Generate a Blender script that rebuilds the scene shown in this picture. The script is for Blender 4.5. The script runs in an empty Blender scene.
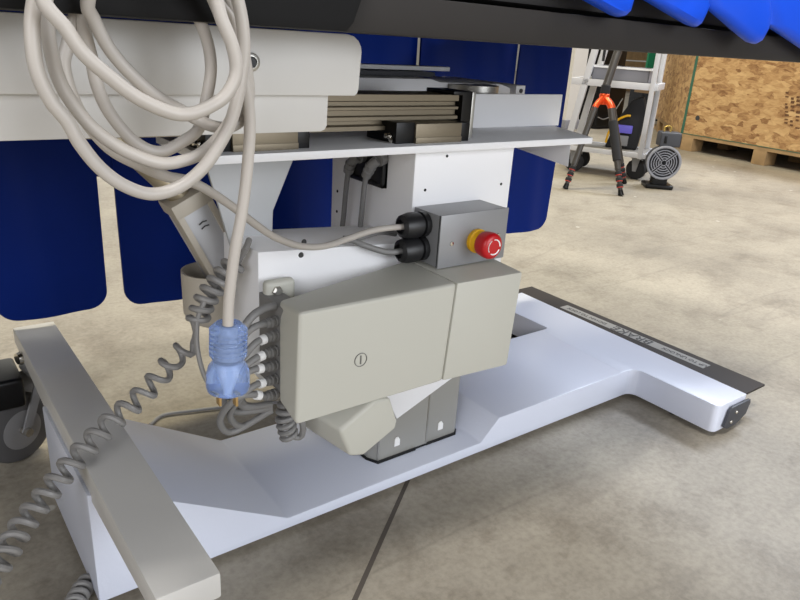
import bpy, bmesh, math, random
from mathutils import Vector as V, Matrix
random.seed(7)
scn = bpy.context.scene
col = scn.collection

# ---------------------------------------------------------------- camera
CAM = V((0, 0, 0.75))
F = 692.705
dX = V((964, 200, -F)).normalized()
dY = V((-560, 300, -F)).normalized()
dZ = dX.cross(dY)
ROT = Matrix((dX, dY, dZ))            # camera axes -> world axes (world X runs along the table)
cam = bpy.data.cameras.new('camera'); co = bpy.data.objects.new('camera', cam); col.objects.link(co)
co.matrix_world = Matrix.Translation(CAM) @ ROT.to_4x4()
cam.sensor_fit = 'HORIZONTAL'; cam.sensor_width = 36; cam.lens = F / 800 * 36
cam.clip_start = 0.02; cam.clip_end = 100
scn.camera = co
# ---------------------------------------------------------------- light
w = bpy.data.worlds.new('hall_light'); scn.world = w; w.use_nodes = True
w.node_tree.nodes['Background'].inputs[0].default_value = (1.0, 0.97, 0.93, 1)
w.node_tree.nodes['Background'].inputs[1].default_value = 0.2

def area(name, loc, target, sx, sy, power, colr):
    l = bpy.data.lights.new(name, 'AREA'); l.shape = 'RECTANGLE'; l.size = sx; l.size_y = sy
    l.energy = power; l.color = colr
    o = bpy.data.objects.new(name, l); col.objects.link(o); o.location = loc
    o.rotation_euler = (V(target) - V(loc)).to_track_quat('-Z', 'Y').to_euler()
    return o
area('ceiling_lamp_near', (-0.3, -0.70, 6.0), (0.2, 0.5, 0), 1.6, 0.35, 225, (1, 0.97, 0.93))
area('ceiling_lamp_far', (2.4, 3.6, 6.0), (2.0, 1.9, 0), 3.6, 0.9, 330, (1, 0.90, 0.66))
area('ceiling_lamp_right', (7.0, 1.8, 5.6), (2.0, 0.9, 0), 3.0, 1.2, 420, (0.80, 0.87, 1.0))
area('back_wall_fill', (3.0, 11.5, 6.0), (3.0, 14.5, 1), 6.0, 1.5, 1500, (0.94, 0.97, 1.0))  # added fill light that brightens the back wall and far background
area('daylight_door', (2.2, -5.2, 1.9), (0.8, 0.9, 0.55), 3.6, 3.2, 225, (0.90, 0.94, 1.0))
area('left_side_fill', (-3.4, -2.6, 2.3), (0.8, 0.9, 0.4), 3.0, 2.2, 120, (0.95, 0.96, 1.0))  # added fill from behind left, brightens left-facing sides; no known window
scn.view_settings.view_transform = 'Standard'
scn.view_settings.look = 'None'
scn.view_settings.exposure = 0.0
scn.view_settings.gamma = 1.0
scn.view_settings.use_curve_mapping = False

# ---------------------------------------------------------------- helpers
def P(px, py, x=None, y=None, z=None):
    """the place where the sight line of a measured point meets a plane of known x, y or z"""
    r = ROT @ V((px - 400, 300 - py, -F))
    if x is not None: t = (x - CAM.x) / r.x
    elif y is not None: t = (y - CAM.y) / r.y
    else: t = (z - CAM.z) / r.z
    return CAM + r * t

def rgb(r, g, b):
    f = lambda c: (c / 255 / 12.92) if c <= 10 else ((c / 255 + 0.055) / 1.055) ** 2.4
    return (f(r), f(g), f(b), 1)

def mat(name, c, rough=0.5, metal=0.0, bump=0.0, bscale=300, vary=0.0, vscale=6, spec=0.5, alpha=1, trans=0, coat=0):
    m = bpy.data.materials.new(name); m.use_nodes = True
    nt = m.node_tree; b = nt.nodes['Principled BSDF']
    b.inputs['Base Color'].default_value = c; b.inputs['Roughness'].default_value = rough
    b.inputs['Metallic'].default_value = metal; b.inputs['Specular IOR Level'].default_value = spec
    b.inputs['Transmission Weight'].default_value = trans; b.inputs['Coat Weight'].default_value = coat
    tc = nt.nodes.new('ShaderNodeTexCoord')
    if vary:
        n = nt.nodes.new('ShaderNodeTexNoise'); n.inputs['Scale'].default_value = vscale; n.inputs['Detail'].default_value = 6
        nt.links.new(tc.outputs['Object'], n.inputs['Vector'])
        r = nt.nodes.new('ShaderNodeValToRGB')
        r.color_ramp.elements[0].position = 0.35; r.color_ramp.elements[1].position = 0.65
        r.color_ramp.elements[0].color = tuple(v * (1 - vary) for v in c[:3]) + (1,)
        r.color_ramp.elements[1].color = tuple(min(1, v * (1 + vary)) for v in c[:3]) + (1,)
        nt.links.new(n.outputs['Fac'], r.inputs['Fac']); nt.links.new(r.outputs['Color'], b.inputs['Base Color'])
    if bump:
        n2 = nt.nodes.new('ShaderNodeTexNoise'); n2.inputs['Scale'].default_value = bscale; n2.inputs['Detail'].default_value = 3
        nt.links.new(tc.outputs['Object'], n2.inputs['Vector'])
        bp = nt.nodes.new('ShaderNodeBump'); bp.inputs['Strength'].default_value = bump; bp.inputs['Distance'].default_value = 0.004
        nt.links.new(n2.outputs['Fac'], bp.inputs['Height']); nt.links.new(bp.outputs['Normal'], b.inputs['Normal'])
    return m

M = {}
M['white'] = mat('white_powder_coat', rgb(238, 238, 240), 0.42, bump=0.05, bscale=260)
M['cream'] = mat('cream_white_paint', rgb(200, 198, 194), 0.38, vary=0.02, vscale=9)
M['plate'] = mat('white_textured_paint', rgb(218, 223, 238), 0.30, bump=0.07, bscale=210, spec=0.6)
M['beige'] = mat('beige_plastic', rgb(190, 189, 179), 0.48, bump=0.03, bscale=500)
M['beige2'] = mat('warm_beige_plastic', rgb(186, 178, 164), 0.5)
M['dark_plastic'] = mat('black_plastic', rgb(26, 26, 28), 0.42)
M['black'] = mat('black_vinyl', rgb(34, 33, 33), 0.55, bump=0.05, bscale=400)
M['blackshine'] = mat('black_gloss_plastic', rgb(15, 15, 16), 0.35, spec=0.3)
M['cover_black'] = mat('black_side_cover', rgb(17, 17, 18), 0.6, spec=0.2)
M['rail'] = mat('dark_grey_rail', rgb(42, 39, 37), 0.6, vary=0.05, vscale=4, spec=0.25)
M['alu'] = mat('anodised_aluminium', rgb(176, 174, 168), 0.38, 0.85)
M['column'] = mat('silver_grey_paint', rgb(158, 157, 152), 0.42, 0.25)
M['boxalu'] = mat('grey_box_coat', rgb(146, 147, 149), 0.4, 0.3, bump=0.04, bscale=700)
M['bronze'] = mat('brushed_profile', rgb(128, 118, 100), 0.45, 0.6)
M['chrome'] = mat('polished_steel', rgb(210, 206, 198), 0.18, 1.0)
M['red'] = mat('red_plastic', rgb(186, 16, 26), 0.35)
M['yellow'] = mat('yellow_plastic', rgb(232, 176, 10), 0.4)
M['cable'] = mat('ivory_cable_sheath', rgb(180, 174, 167), 0.42)
M['gcable'] = mat('grey_cable_sheath', rgb(122, 121, 120), 0.5)
M['coil'] = mat('grey_coil_cord', rgb(132, 130, 128), 0.45)
M['pale'] = mat('white_tie', rgb(235, 235, 235), 0.5)
M['mark'] = mat('dark_print', rgb(60, 60, 60), 0.6)
M['greylabel'] = mat('silver_label', rgb(150, 148, 144), 0.5)
M['pedal'] = mat('dark_pedal_steel', rgb(56, 51, 48), 0.65, spec=0.25)
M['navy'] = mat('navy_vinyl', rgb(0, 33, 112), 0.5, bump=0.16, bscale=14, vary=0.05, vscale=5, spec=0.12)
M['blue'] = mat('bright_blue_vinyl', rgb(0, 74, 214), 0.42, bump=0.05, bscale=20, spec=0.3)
M['tyre'] = mat('grey_rubber', rgb(92, 92, 94), 0.6)
M['hub'] = mat('grey_hub', rgb(140, 140, 142), 0.45)
M['orange'] = mat('orange_anodised', rgb(238, 88, 38), 0.3, 0.5)
M['carbon'] = mat('carbon_tube', rgb(66, 62, 58), 0.4)
M['foam'] = mat('black_foam', rgb(38, 38, 40), 0.9)
M['cart'] = mat('cart_grey_plastic', rgb(206, 206, 208), 0.45, 0.1)
M['cartdeck'] = mat('cart_deck', rgb(150, 145, 136), 0.6)
M['grille'] = mat('grey_grille', rgb(146, 148, 156), 0.5)
M['darkgrey'] = mat('charcoal_plastic', rgb(62, 64, 70), 0.5)
M['pine'] = mat('pine_board', rgb(168, 138, 98), 0.7, vary=0.14, vscale=9)
M['green'] = mat('green_strap', rgb(52, 104, 84), 0.5)
M['greenbin'] = mat('green_sheet', rgb(16, 120, 78), 0.5)
M['wallpaint'] = mat('hall_wall_paint', rgb(170, 166, 158), 0.8)
M['shadegrey'] = mat('grey_plinth', rgb(128, 128, 134), 0.6)
M['pillar'] = mat('pillar_paint', rgb(206, 202, 194), 0.6)
M['purple'] = mat('violet_plastic', rgb(112, 104, 216), 0.4)
M['brown'] = mat('brown_card', rgb(136, 110, 80), 0.8)

def floor_material():
    m = bpy.data.materials.new('worn_concrete'); m.use_nodes = True
    nt = m.node_tree; N = nt.nodes; L = nt.links; b = N['Principled BSDF']
    tc = N.new('ShaderNodeTexCoord')
    def noise(s, d, rough=0.6):
        n = N.new('ShaderNodeTexNoise'); n.inputs['Scale'].default_value = s; n.inputs['Detail'].default_value = d
        n.inputs['Roughness'].default_value = rough; L.new(tc.outputs['Object'], n.inputs['Vector']); return n
    n1 = noise(1.1, 9, 0.65); n2 = noise(14, 8, 0.75); n3 = noise(90, 3)
    r1 = N.new('ShaderNodeValToRGB'); e = r1.color_ramp.elements
    e[0].position = 0.30; e[0].color = rgb(136, 129, 117); e[1].position = 0.70; e[1].color = rgb(178, 170, 154)
    L.new(n1.outputs['Fac'], r1.inputs['Fac'])
    r2 = N.new('ShaderNodeValToRGB'); e = r2.color_ramp.elements
    e[0].position = 0.30; e[0].color = (0.80, 0.79, 0.78, 1); e[1].position = 0.55; e[1].color = (1, 1, 1, 1)
    L.new(n2.outputs['Fac'], r2.inputs['Fac'])
    mx = N.new('ShaderNodeMix'); mx.data_type = 'RGBA'; mx.blend_type = 'MULTIPLY'; mx.inputs[0].default_value = 0.8
    L.new(r1.outputs['Color'], mx.inputs[6]); L.new(r2.outputs['Color'], mx.inputs[7])
    r3 = N.new('ShaderNodeValToRGB'); e = r3.color_ramp.elements
    e[0].position = 0.3; e[0].color = (0.8, 0.8, 0.8, 1); e[1].position = 0.6; e[1].color = (1.05, 1.05, 1.05, 1)
    L.new(n3.outputs['Fac'], r3.inputs['Fac'])
    mx2 = N.new('ShaderNodeMix'); mx2.data_type = 'RGBA'; mx2.blend_type = 'MULTIPLY'; mx2.inputs[0].default_value = 0.8
    L.new(mx.outputs[2], mx2.inputs[6]); L.new(r3.outputs['Color'], mx2.inputs[7])
    n4 = noise(4.5, 10, 0.8)
    r4 = N.new('ShaderNodeValToRGB'); e = r4.color_ramp.elements
    e[0].position = 0.36; e[0].color = (0.66, 0.63, 0.60, 1); e[1].position = 0.50; e[1].color = (1, 1, 1, 1)
    L.new(n4.outputs['Fac'], r4.inputs['Fac'])
    m4 = N.new('ShaderNodeMix'); m4.data_type = 'RGBA'; m4.blend_type = 'MULTIPLY'; m4.inputs[0].default_value = 0.75
    L.new(mx2.outputs[2], m4.inputs[6]); L.new(r4.outputs['Color'], m4.inputs[7]); mx2 = m4
    # long thin scratches
    mp = N.new('ShaderNodeMapping'); mp.inputs['Rotation'].default_value = (0, 0, 0.55); mp.inputs['Scale'].default_value = (0.25, 2.6, 1)
    L.new(tc.outputs['Object'], mp.inputs['Vector'])
    n5 = N.new('ShaderNodeTexNoise'); n5.inputs['Scale'].default_value = 1.3; n5.inputs['Detail'].default_value = 2; L.new(mp.outputs['Vector'], n5.inputs['Vector'])
    r5 = N.new('ShaderNodeValToRGB'); e = r5.color_ramp.elements
    e[0].position = 0.494; e[0].color = (0, 0, 0, 1); e[1].position = 0.506; e[1].color = (0, 0, 0, 1); k5 = e.new(0.5); k5.color = (0.22, 0.22, 0.22, 1)
    L.new(n5.outputs['Fac'], r5.inputs['Fac'])
    m5 = N.new('ShaderNodeMix'); m5.data_type = 'RGBA'; m5.inputs[7].default_value = rgb(96, 90, 82)
    L.new(r5.outputs['Color'], m5.inputs[0]); L.new(mx2.outputs[2], m5.inputs[6]); mx2 = m5
    # small pale paint specks
    vo = N.new('ShaderNodeTexVoronoi'); vo.inputs['Scale'].default_value = 5.5; L.new(tc.outputs['Object'], vo.inputs['Vector'])
    sp = N.new('ShaderNodeValToRGB'); e = sp.color_ramp.elements
    e[0].position = 0.045; e[0].color = (1, 1, 1, 1); e[1].position = 0.06; e[1].color = (0, 0, 0, 1)
    L.new(vo.outputs['Distance'], sp.inputs['Fac'])
    mx3 = N.new('ShaderNodeMix'); mx3.data_type = 'RGBA'; mx3.inputs[7].default_value = rgb(196, 192, 182)
    L.new(sp.outputs['Color'], mx3.inputs[0]); L.new(mx2.outputs[2], mx3.inputs[6])
    L.new(mx3.outputs[2], b.inputs['Base Color'])
    b.inputs['Roughness'].default_value = 0.55
    bp = N.new('ShaderNodeBump'); bp.inputs['Strength'].default_value = 0.05; bp.inputs['Distance'].default_value = 0.008
    L.new(n2.outputs['Fac'], bp.inputs['Height']); L.new(bp.outputs['Normal'], b.inputs['Normal'])
    return m
M['floor'] = floor_material()

def osb_material(name, base, dark, light):
    m = bpy.data.materials.new(name); m.use_nodes = True
    nt = m.node_tree; N = nt.nodes; L = nt.links; b = N['Principled BSDF']
    tc = N.new('ShaderNodeTexCoord'); mp = N.new('ShaderNodeMapping')
    mp.inputs['Scale'].default_value = (9, 9, 22); mp.inputs['Rotation'].default_value = (0.6, 0.1, 0.2)
    L.new(tc.outputs['Object'], mp.inputs['Vector'])
    n = N.new('ShaderNodeTexNoise'); n.inputs['Scale'].default_value = 1.0; n.inputs['Detail'].default_value = 5
    n.inputs['Distortion'].default_value = 2.4; L.new(mp.outputs['Vector'], n.inputs['Vector'])
    v = N.new('ShaderNodeTexVoronoi'); v.inputs['Scale'].default_value = 2.2
    wa = N.new('ShaderNodeMix'); wa.data_type = 'RGBA'; wa.inputs[0].default_value = 0.35; L.new(mp.outputs['Vector'], wa.inputs[6]); L.new(n.outputs['Color'], wa.inputs[7]); L.new(wa.outputs[2], v.inputs['Vector'])
    mx = N.new('ShaderNodeMix'); mx.data_type = 'RGBA'; mx.inputs[0].default_value = 0.42
    L.new(n.outputs['Fac'], mx.inputs[6]); L.new(v.outputs['Color'], mx.inputs[7])
    r = N.new('ShaderNodeValToRGB'); e = r.color_ramp.elements
    e[0].position = 0.28; e[0].color = dark; e[1].position = 0.7; e[1].color = light
    k = e.new(0.46); k.color = base
    L.new(mx.outputs[2], r.inputs['Fac']); L.new(r.outputs['Color'], b.inputs['Base Color'])
    b.inputs['Roughness'].default_value = 0.75
    return m
M['osb'] = osb_material('osb_board', rgb(184, 144, 96), rgb(134, 94, 58), rgb(214, 178, 126))

def plug_material():
    m = bpy.data.materials.new('clear_blue_plastic'); m.use_nodes = True
    b = m.node_tree.nodes['Principled BSDF']
    b.inputs['Base Color'].default_value = (0.42, 0.58, 0.98, 1); b.inputs['Roughness'].default_value = 0.12
    b.inputs['Transmission Weight'].default_value = 0.72; b.inputs['IOR'].default_value = 1.25
    return m
M['plug'] = plug_material()

class MB:
    """collects shapes; build() links them as ONE mesh object"""
    def __init__(s): s.bm = bmesh.new()
    def add(s, t, mtx=None):
        if mtx: bmesh.ops.transform(t, matrix=mtx, verts=t.verts)
        me = bpy.data.meshes.new('tmp'); t.to_mesh(me); t.free(); s.bm.from_mesh(me); bpy.data.meshes.remove(me); return s
    def hull(s, pts, faces, bev=0.0, seg=2):
        t = bmesh.new(); vs = [t.verts.new(p) for p in pts]
        for f in faces: t.faces.new([vs[i] for i in f])
        bmesh.ops.recalc_face_normals(t, faces=t.faces)
        if bev: bmesh.ops.bevel(t, geom=t.edges[:] + t.verts[:], offset=bev, segments=seg, profile=0.6, affect='EDGES', clamp_overlap=True)
        return s.add(t)
    def box(s, x0, x1, y0, y1, z0, z1, bev=0.0, seg=2):
        p = [(x0, y0, z0), (x1, y0, z0), (x1, y1, z0), (x0, y1, z0), (x0, y0, z1), (x1, y0, z1), (x1, y1, z1), (x0, y1, z1)]
        return s.hull(p, [(0, 3, 2, 1), (4, 5, 6, 7), (0, 1, 5, 4), (1, 2, 6, 5), (2, 3, 7, 6), (3, 0, 4, 7)], bev, seg)
    def prism(s, poly, ext, bev=0.0, seg=2):
        n = len(poly); ext = V(ext); pts = [V(p) for p in poly]; pts += [p + ext for p in pts]
        fs = [tuple(range(n - 1, -1, -1)), tuple(range(n, 2 * n))] + [(i, (i + 1) % n, n + (i + 1) % n, n + i) for i in range(n)]
        return s.hull(pts, fs, bev, seg)
    def cyl(s, p0, p1, r0, r1=None, n=24, bev=0.0):
        r1 = r0 if r1 is None else r1
        return s.lathe([(0, 0), (r0, 0), (r1, (V(p1) - V(p0)).length), (0, (V(p1) - V(p0)).length)] if not bev else
                       [(0, 0), (r0 - bev, 0), (r0, bev), (r1, (V(p1) - V(p0)).length - bev), (r1 - bev, (V(p1) - V(p0)).length), (0, (V(p1) - V(p0)).length)], p0, V(p1) - V(p0), n)
    def lathe(s, prof, p0, axis, n=24):
        q = V(axis).to_track_quat('Z', 'Y'); t = bmesh.new(); rings = []
        for r, h in prof:
            if r <= 1e-6: rings.append([t.verts.new((0, 0, h))])
            else: rings.append([t.verts.new((r * math.cos(2 * math.pi * i / n), r * math.sin(2 * math.pi * i / n), h)) for i in range(n)])
        for a, b in zip(rings, rings[1:]):
            for i in range(n):
                j = (i + 1) % n
                if len(a) == 1 and len(b) == 1: continue
                if len(a) == 1: t.faces.new((a[0], b[j], b[i]))
                elif len(b) == 1: t.faces.new((a[i], a[j], b[0]))
                else: t.faces.new((a[i], a[j], b[j], b[i]))
        bmesh.ops.recalc_face_normals(t, faces=t.faces)
        return s.add(t, Matrix.Translation(p0) @ q.to_matrix().to_4x4())
    def tube(s, pts, r, n=10, sub=6, smooth=True):
        pts = [V(p) for p in pts]
        if smooth and len(pts) > 2: pts = catmull(pts, sub)
        t = bmesh.new(); rings = []; up = None
        for i, p in enumerate(pts):
            d = (pts[min(i + 1, len(pts) - 1)] - pts[max(i - 1, 0)]).normalized()
            if up is None: up = d.orthogonal().normalized()
            up = (up - d * up.dot(d)).normalized(); sd = d.cross(up)
            rings.append([t.verts.new(p + (up * math.cos(2 * math.pi * k / n) + sd * math.sin(2 * math.pi * k / n)) * r) for k in range(n)])
        for a, b in zip(rings, rings[1:]):
            for k in range(n): t.faces.new((a[k], a[(k + 1) % n], b[(k + 1) % n], b[k]))
        t.faces.new(rings[0][::-1]); t.faces.new(rings[-1])
        bmesh.ops.recalc_face_normals(t, faces=t.faces)
        return s.add(t)
    def build(s, name, m, parent=None, ang=38):
        off = V((0, 0, 0)); p = parent
        while p is not None: off += p.location; p = p.parent
        for v in s.bm.verts: v.co -= off
        me = bpy.data.meshes.new(name); s.bm.to_mesh(me); s.bm.free()
        for pl in me.polygons: pl.use_smooth = True
        me.set_sharp_from_angle(angle=math.radians(ang))
        me.materials.append(m)
        o = bpy.data.objects.new(name, me); col.objects.link(o)
        if parent is not None: o.parent = parent
        return o

def catmull(pts, sub=6):
    out = []; q = [pts[0] * 2 - pts[1]] + pts + [pts[-1] * 2 - pts[-2]]
    for i in range(1, len(q) - 2):
        a, b, c, d = q[i - 1], q[i], q[i + 1], q[i + 2]
        for k in range(sub):
            t = k / sub
            out.append(0.5 * ((2 * b) + (c - a) * t + (2 * a - 5 * b + 4 * c - d) * t * t + (3 * b - a - 3 * c + d) * t ** 3))
    out.append(pts[-1]); return out

def helix(path, rad, pitch, per=12, phase=0.0, pitch2=None):
    path = catmull([V(p) for p in path], 10); out = []; up = None; ph = phase
    acc = []; tot = sum((b - a).length for a, b in zip(path, path[1:])); run = 0.0; nxt = 0.0
    for a, b in zip(path, path[1:]):
        L_ = (b - a).length
        while nxt <= run + L_:
            acc.append(a.lerp(b, (nxt - run) / L_ if L_ else 0)); nxt += (pitch + ((pitch2 or pitch) - pitch) * nxt / tot) / per
        run += L_
    for i, p in enumerate(acc):
        d = (acc[min(i + 3, len(acc) - 1)] - acc[max(i - 3, 0)]).normalized()
        if up is None: up = d.orthogonal().normalized()
        up = (up - d * up.dot(d)).normalized(); sd = d.cross(up)
        out.append(p + (up * math.cos(ph) + sd * math.sin(ph)) * rad); ph += 2 * math.pi / per
    return out

def tag(o, label=None, cat=None, group=None, kind=None):
    if label: o['label'] = label
    if cat: o['category'] = cat
    if group: o['group'] = group
    if kind: o['kind'] = kind
    return o
def thing(name, loc, label, cat, group=None):
    o = bpy.data.objects.new(name, None); o.empty_display_size = 0.05; col.objects.link(o); o.location = loc
    return tag(o, label, cat, group)
def text_mesh(name, body, origin, right, up, size, m, parent, thick=0.0003):
    cu = bpy.data.curves.new('t', 'FONT'); cu.body = body; cu.size = size; cu.extrude = thick; cu.align_x = 'CENTER'; cu.align_y = 'CENTER'
    to = bpy.data.objects.new('t', cu); col.objects.link(to)
    bpy.context.view_layer.update()
    me = bpy.data.meshes.new_from_object(to.evaluated_get(bpy.context.evaluated_depsgraph_get()))
    bpy.data.objects.remove(to); bpy.data.curves.remove(cu)
    t = bmesh.new(); t.from_mesh(me); bpy.data.meshes.remove(me)
    r = V(right).normalized(); u = V(up).normalized(); n = r.cross(u)
    mt = Matrix((r, u, n)).transposed().to_4x4(); mt.translation = V(origin)
    b = MB(); b.add(t, mt); return b.build(name, m, parent)

# ================================================================ SETTING
b = MB(); b.box(-8, 16, -6, 16, -0.1, 0.0); tag(b.build('floor', M['floor']), kind='structure')
b = MB(); b.box(-8, 16, 16, 16.2, -0.1, 6.5); tag(b.build('wall_back', M['wallpaint']), kind='structure')
b = MB(); b.box(16, 16.2, -6, 16.2, -0.1, 6.5); tag(b.build('wall_right', M['wallpaint']), kind='structure')
# saw-cut joint in the slab
j0, j1 = P(405, 487, z=0.0), P(300, 723, z=0.0)
d = (j1 - j0).normalized(); sd = V((-d.y, d.x, 0)); a0 = j0 - d * 1.0
b = MB(); b.prism([a0 - sd * .003 - V((0, 0, .002)), a0 + sd * .003 - V((0, 0, .002)), j1 + sd * .004 - V((0, 0, .002)), j1 - sd * .004 - V((0, 0, .002))], (0, 0, .0026))
tag(b.build('floor_joint', mat('joint_filler', rgb(84, 77, 70), 0.9)), kind='structure')
pl = thing('x', (0, 0, 0), 'x', 'x'); bpy.data.objects.remove(pl)

# white pillar with grey plinth far behind the table
c0, c1 = P(556, 128, z=0), P(577, 129, z=0)
b = MB(); b.box(c0.x, c1.x, c1.y, c1.y + .3, 0.09, 5); tag(b.build('column_background', M['pillar']), kind='structure')
b = MB(); b.box(c0.x - .02, c1.x + .02, c1.y - .02, c1.y + .32, 0, 0.09, .004); tag(b.build('baseboard_column', M['shadegrey']), kind='structure')

# ================================================================ OPERATING TABLE
T = thing('operating_table', (0.73, 0.94, 0), 'white mobile imaging table on low base with beige motor cover', 'operating table')
Y0, Y1 = 0.799, 1.062
# base : left ramp, thin middle plate, raised right block with cross foot
b = MB()
prof = [(.145, .012), (.145, .187), (.200, .166), (.232, .147), (.430, .032), (.843, .033), (.886, .075), (1.33, .0754), (1.33, .012)]
b.prism([(x, Y0, z) for x, z in prof], (0, Y1 - Y0, 0), .0035, 2)
def fil(cx, cy, r, a0, a1, n=5): return [(cx + r * math.cos(a0 + (a1 - a0) * k / n), cy + r * math.sin(a0 + (a1 - a0) * k / n)) for k in range(n + 1)]
h_ = math.pi / 2; ri = .022; ro = .014
plan = [(1.27, Y0 + .012), (1.27, Y0 + .002)] + fil(1.316 - ri, Y0 - ri, ri, h_, 0) + fil(1.316 + ro, .592 + ro, ro, 2 * h_, 3 * h_, 4) + [(1.428, .592), (1.452, 1.285)] + fil(1.316 + ro, 1.285 - ro, ro, h_, 2 * h_, 4) + fil(1.316 - .006, Y1 + .006, .006, 0, -h_, 3) + [(1.29, Y1 - .01)]
b.prism([(x, y, .0125) for x, y in plan], (0, 0, .06295), .007, 3)
base = b.build('base_plate', M['plate'], T)
b = MB(); b.prism([(.150, .550, .187), (.150, .550, .22), (.150, 1.315, .22), (.150, 1.315, .190), (.150, 1.06, .172), (.150, .80, .172)], (.068, 0, 0), .0035, 2)
b.build('cross_bar', M['cream'], T)
# end bracket with two screws
b = MB(); b.prism([(1.345, .5905, .022), (1.354, .5905, .058), (1.362, .5905, .064), (1.436, .5905, .064), (1.440, .5905, .056), (1.432, .5905, .030), (1.395, .5905, .014), (1.358, .5905, .014)], (0, -.006, 0), .001)
eb = b.build('end_bracket', M['darkgrey'], T)
for x, z in ((1.368, .029), (1.382, .049)):
    b = MB(); b.lathe([(0, 0), (.0045, 0), (.0042, .002), (.002, .0035), (0, .0037)], (x, .5845, z), (0, -1, 0), 14); b.build('screw', M['chrome'], eb)
b = MB(); b.cyl((1.345, .70, 0), (1.345, .70, .02), .011); b.build('levelling_foot', M['dark_plastic'], T)
b = MB(); b.cyl((1.33, 1.2, 0), (1.33, 1.2, .02), .018); b.build('levelling_foot', M['dark_plastic'], T)
b = MB(); b.cyl((.30, .93, 0), (.30, .93, .014), .02); b.build('levelling_foot', M['dark_plastic'], T)
# brake pedal
b = MB(); b.prism([(1.424, .603, .060), (1.536, .603, .060), (1.543, 1.33, .060), (1.449, 1.33, .060)], (0, 0, .0055), .002)
ped = tag(b.build('brake_pedal', M['pedal'], T), 'dark steel brake pedal with a grey printed strip')
b = MB(); b.box(1.447, 1.463, .70, 1.27, .03, .0605, .001); b.build('hinge_flange', M['pedal'], ped)
b = MB(); b.box(1.482, 1.515, .725, 1.165, .0655, .0660); st = b.build('label_strip', M['greylabel'], ped)
text_mesh('lettering', 'BRAKE', (1.4985, .935, .0663), (0, 1, 0), (-1, 0, 0), .040, M['mark'], ped)
text_mesh('lettering', 'UP TO UNLOCK', (1.4985, .785, .0663), (0, 1, 0), (-1, 0, 0), .0165, M['mark'], ped)
text_mesh('lettering', 'DOWN TO LOCK', (1.4985, 1.083, .0663), (0, 1, 0), (-1, 0, 0), .0165, M['mark'], ped)
# lifting column
b = MB()
b.prism([(.625, .867, .036), (.635, .848, .036), (.744, .848, .036), (.747, .850, .036), (.818, .850, .036), (.828, .858, .036), (.828, 1.02, .036), (.625, 1.02, .036)], (0, 0, .38), .0012)
cl = b.build('lift_column', M['column'], T)
b = MB(); b.prism([(.623, .868, .032), (.634, .845, .032), (.720, .845, .032), (.722, .848, .032), (.745, .848, .032), (.748, .847, .032), (.820, .847, .032), (.830, .857, .032), (.830, 1.022, .032), (.623, 1.022, .032)], (0, 0, .0055)); b.build('gasket', M['blackshine'], cl)
b = MB(); b.box(.744, .7475, .847, .852, .037, .41, .001); b.build('edge_trim', M['alu'], cl)
b = MB(); b.box(.634, .6375, .8472, .851, .037, .41, .001); b.build('edge_trim', M['alu'], cl)
for x, y in ((.676, .848), (.780, .850)):
    b = MB(); b.prism([(x - .006, y, .056), (x + .006, y, .056), (x + .006, y, .068), (x + .002, y, .074), (x - .003, y, .074), (x - .006, y, .070)], (0, -.002, 0), .0006); b.build('plug_cap', M['pale'], cl)
# white column cover
b = MB(); b.box(.62, .820, .780, 1.005, .38, .6002, .004, 2); cc = b.build('column_cover', M['white'], T)
for px, py in ((425, 190), (501, 184), (447, 156)):
    p = P(px, py, y=.78); b = MB(); b.cyl(p + V((0, .001, 0)), p + V((0, -.0006, 0)), .0022, n=12); b.build('hole', M['blackshine'], cc)
for y, z in ((.985, .50), (.985, .465)):
    b = MB(); b.cyl((.621, y, z), (.6195, y, z), .0025, n=12); b.build('hole', M['blackshine'], cc)
# power inlet on the side of the column cover
b = MB()
b.box(.611, .622, .845, .935, .533, .539, .001); b.box(.611, .622, .845, .851, .533, .594, .001); b.box(.611, .622, .929, .935, .533, .594, .001); b.box(.616, .622, .845, .935, .533, .594)
inlet = b.build('power_inlet', M['dark_plastic'], T)
for hd, cb_ in (((358, 157), [(351, 163), (348, 172), (346, 190), (344, 212), (342, 232), (342, 250)]), ((378, 160), [(371, 166), (366, 176), (364, 190), (362, 210), (360, 230), (360, 248)])):
    pts = [P(hd[0] + 5, hd[1] - 2, x=.615), P(*hd, x=.604)] + [P(a, c, x=.598) for a, c in cb_]
    b = MB(); b.cyl(pts[0], pts[1], .0105); b.tube(pts[1:4], .0078, 12); dn_ = (pts[3] - pts[2]).normalized()
    b.lathe([(0, 0), (.009, 0), (.009, .003), (.007, .004), (.007, .008), (.009, .009), (.0085, .013), (0, .013)], pts[2], dn_); pg = b.build('mains_plug', M['gcable'], inlet)
    b = MB(); b.tube(pts[3:], .0042, 10); b.build('cable', M['gcable'], pg)
# bracket plate under the motor cover
pp = [P(386, 396, y=.842), P(397, 419, y=.842), P(458, 374, y=.842), (.84, .842, .33), (.66, .842, .33)]
b = MB(); b.prism(pp, (0, .010, 0), .0012); b.build('bracket_plate', M['white'], T)
# cross housing (white channel left of the column)
b = MB()
b.prism([(.374, .780, .482), (.374, .780, .30), (.66, .780, .30), (.66, .780, .462)], (0, .11, 0), .003, 2)
ch = b.build('cross_housing', M['white'], T)
for px, py in ((301, 255), (304, 242)):
    p = P(px, py, y=.78); b = MB(); b.lathe([(0, 0), (.004, 0), (.003, .002), (0, .002)], p, (0, -1, 0), 12); b.build('screw', M['mark'], ch)
# gusset plate below the shelf, left
gp = [P(206, 164, y=.86), P(294, 158, y=.86), P(273, 211, y=.86), P(272, 252, y=.86), P(262, 275, y=.86), P(232, 250, y=.86)]
b = MB(); b.prism(gp, (0, .006, 0), .001); b.build('gusset_plate', mat('light_grey_paint', rgb(178, 180, 182), .45), T)
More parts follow.
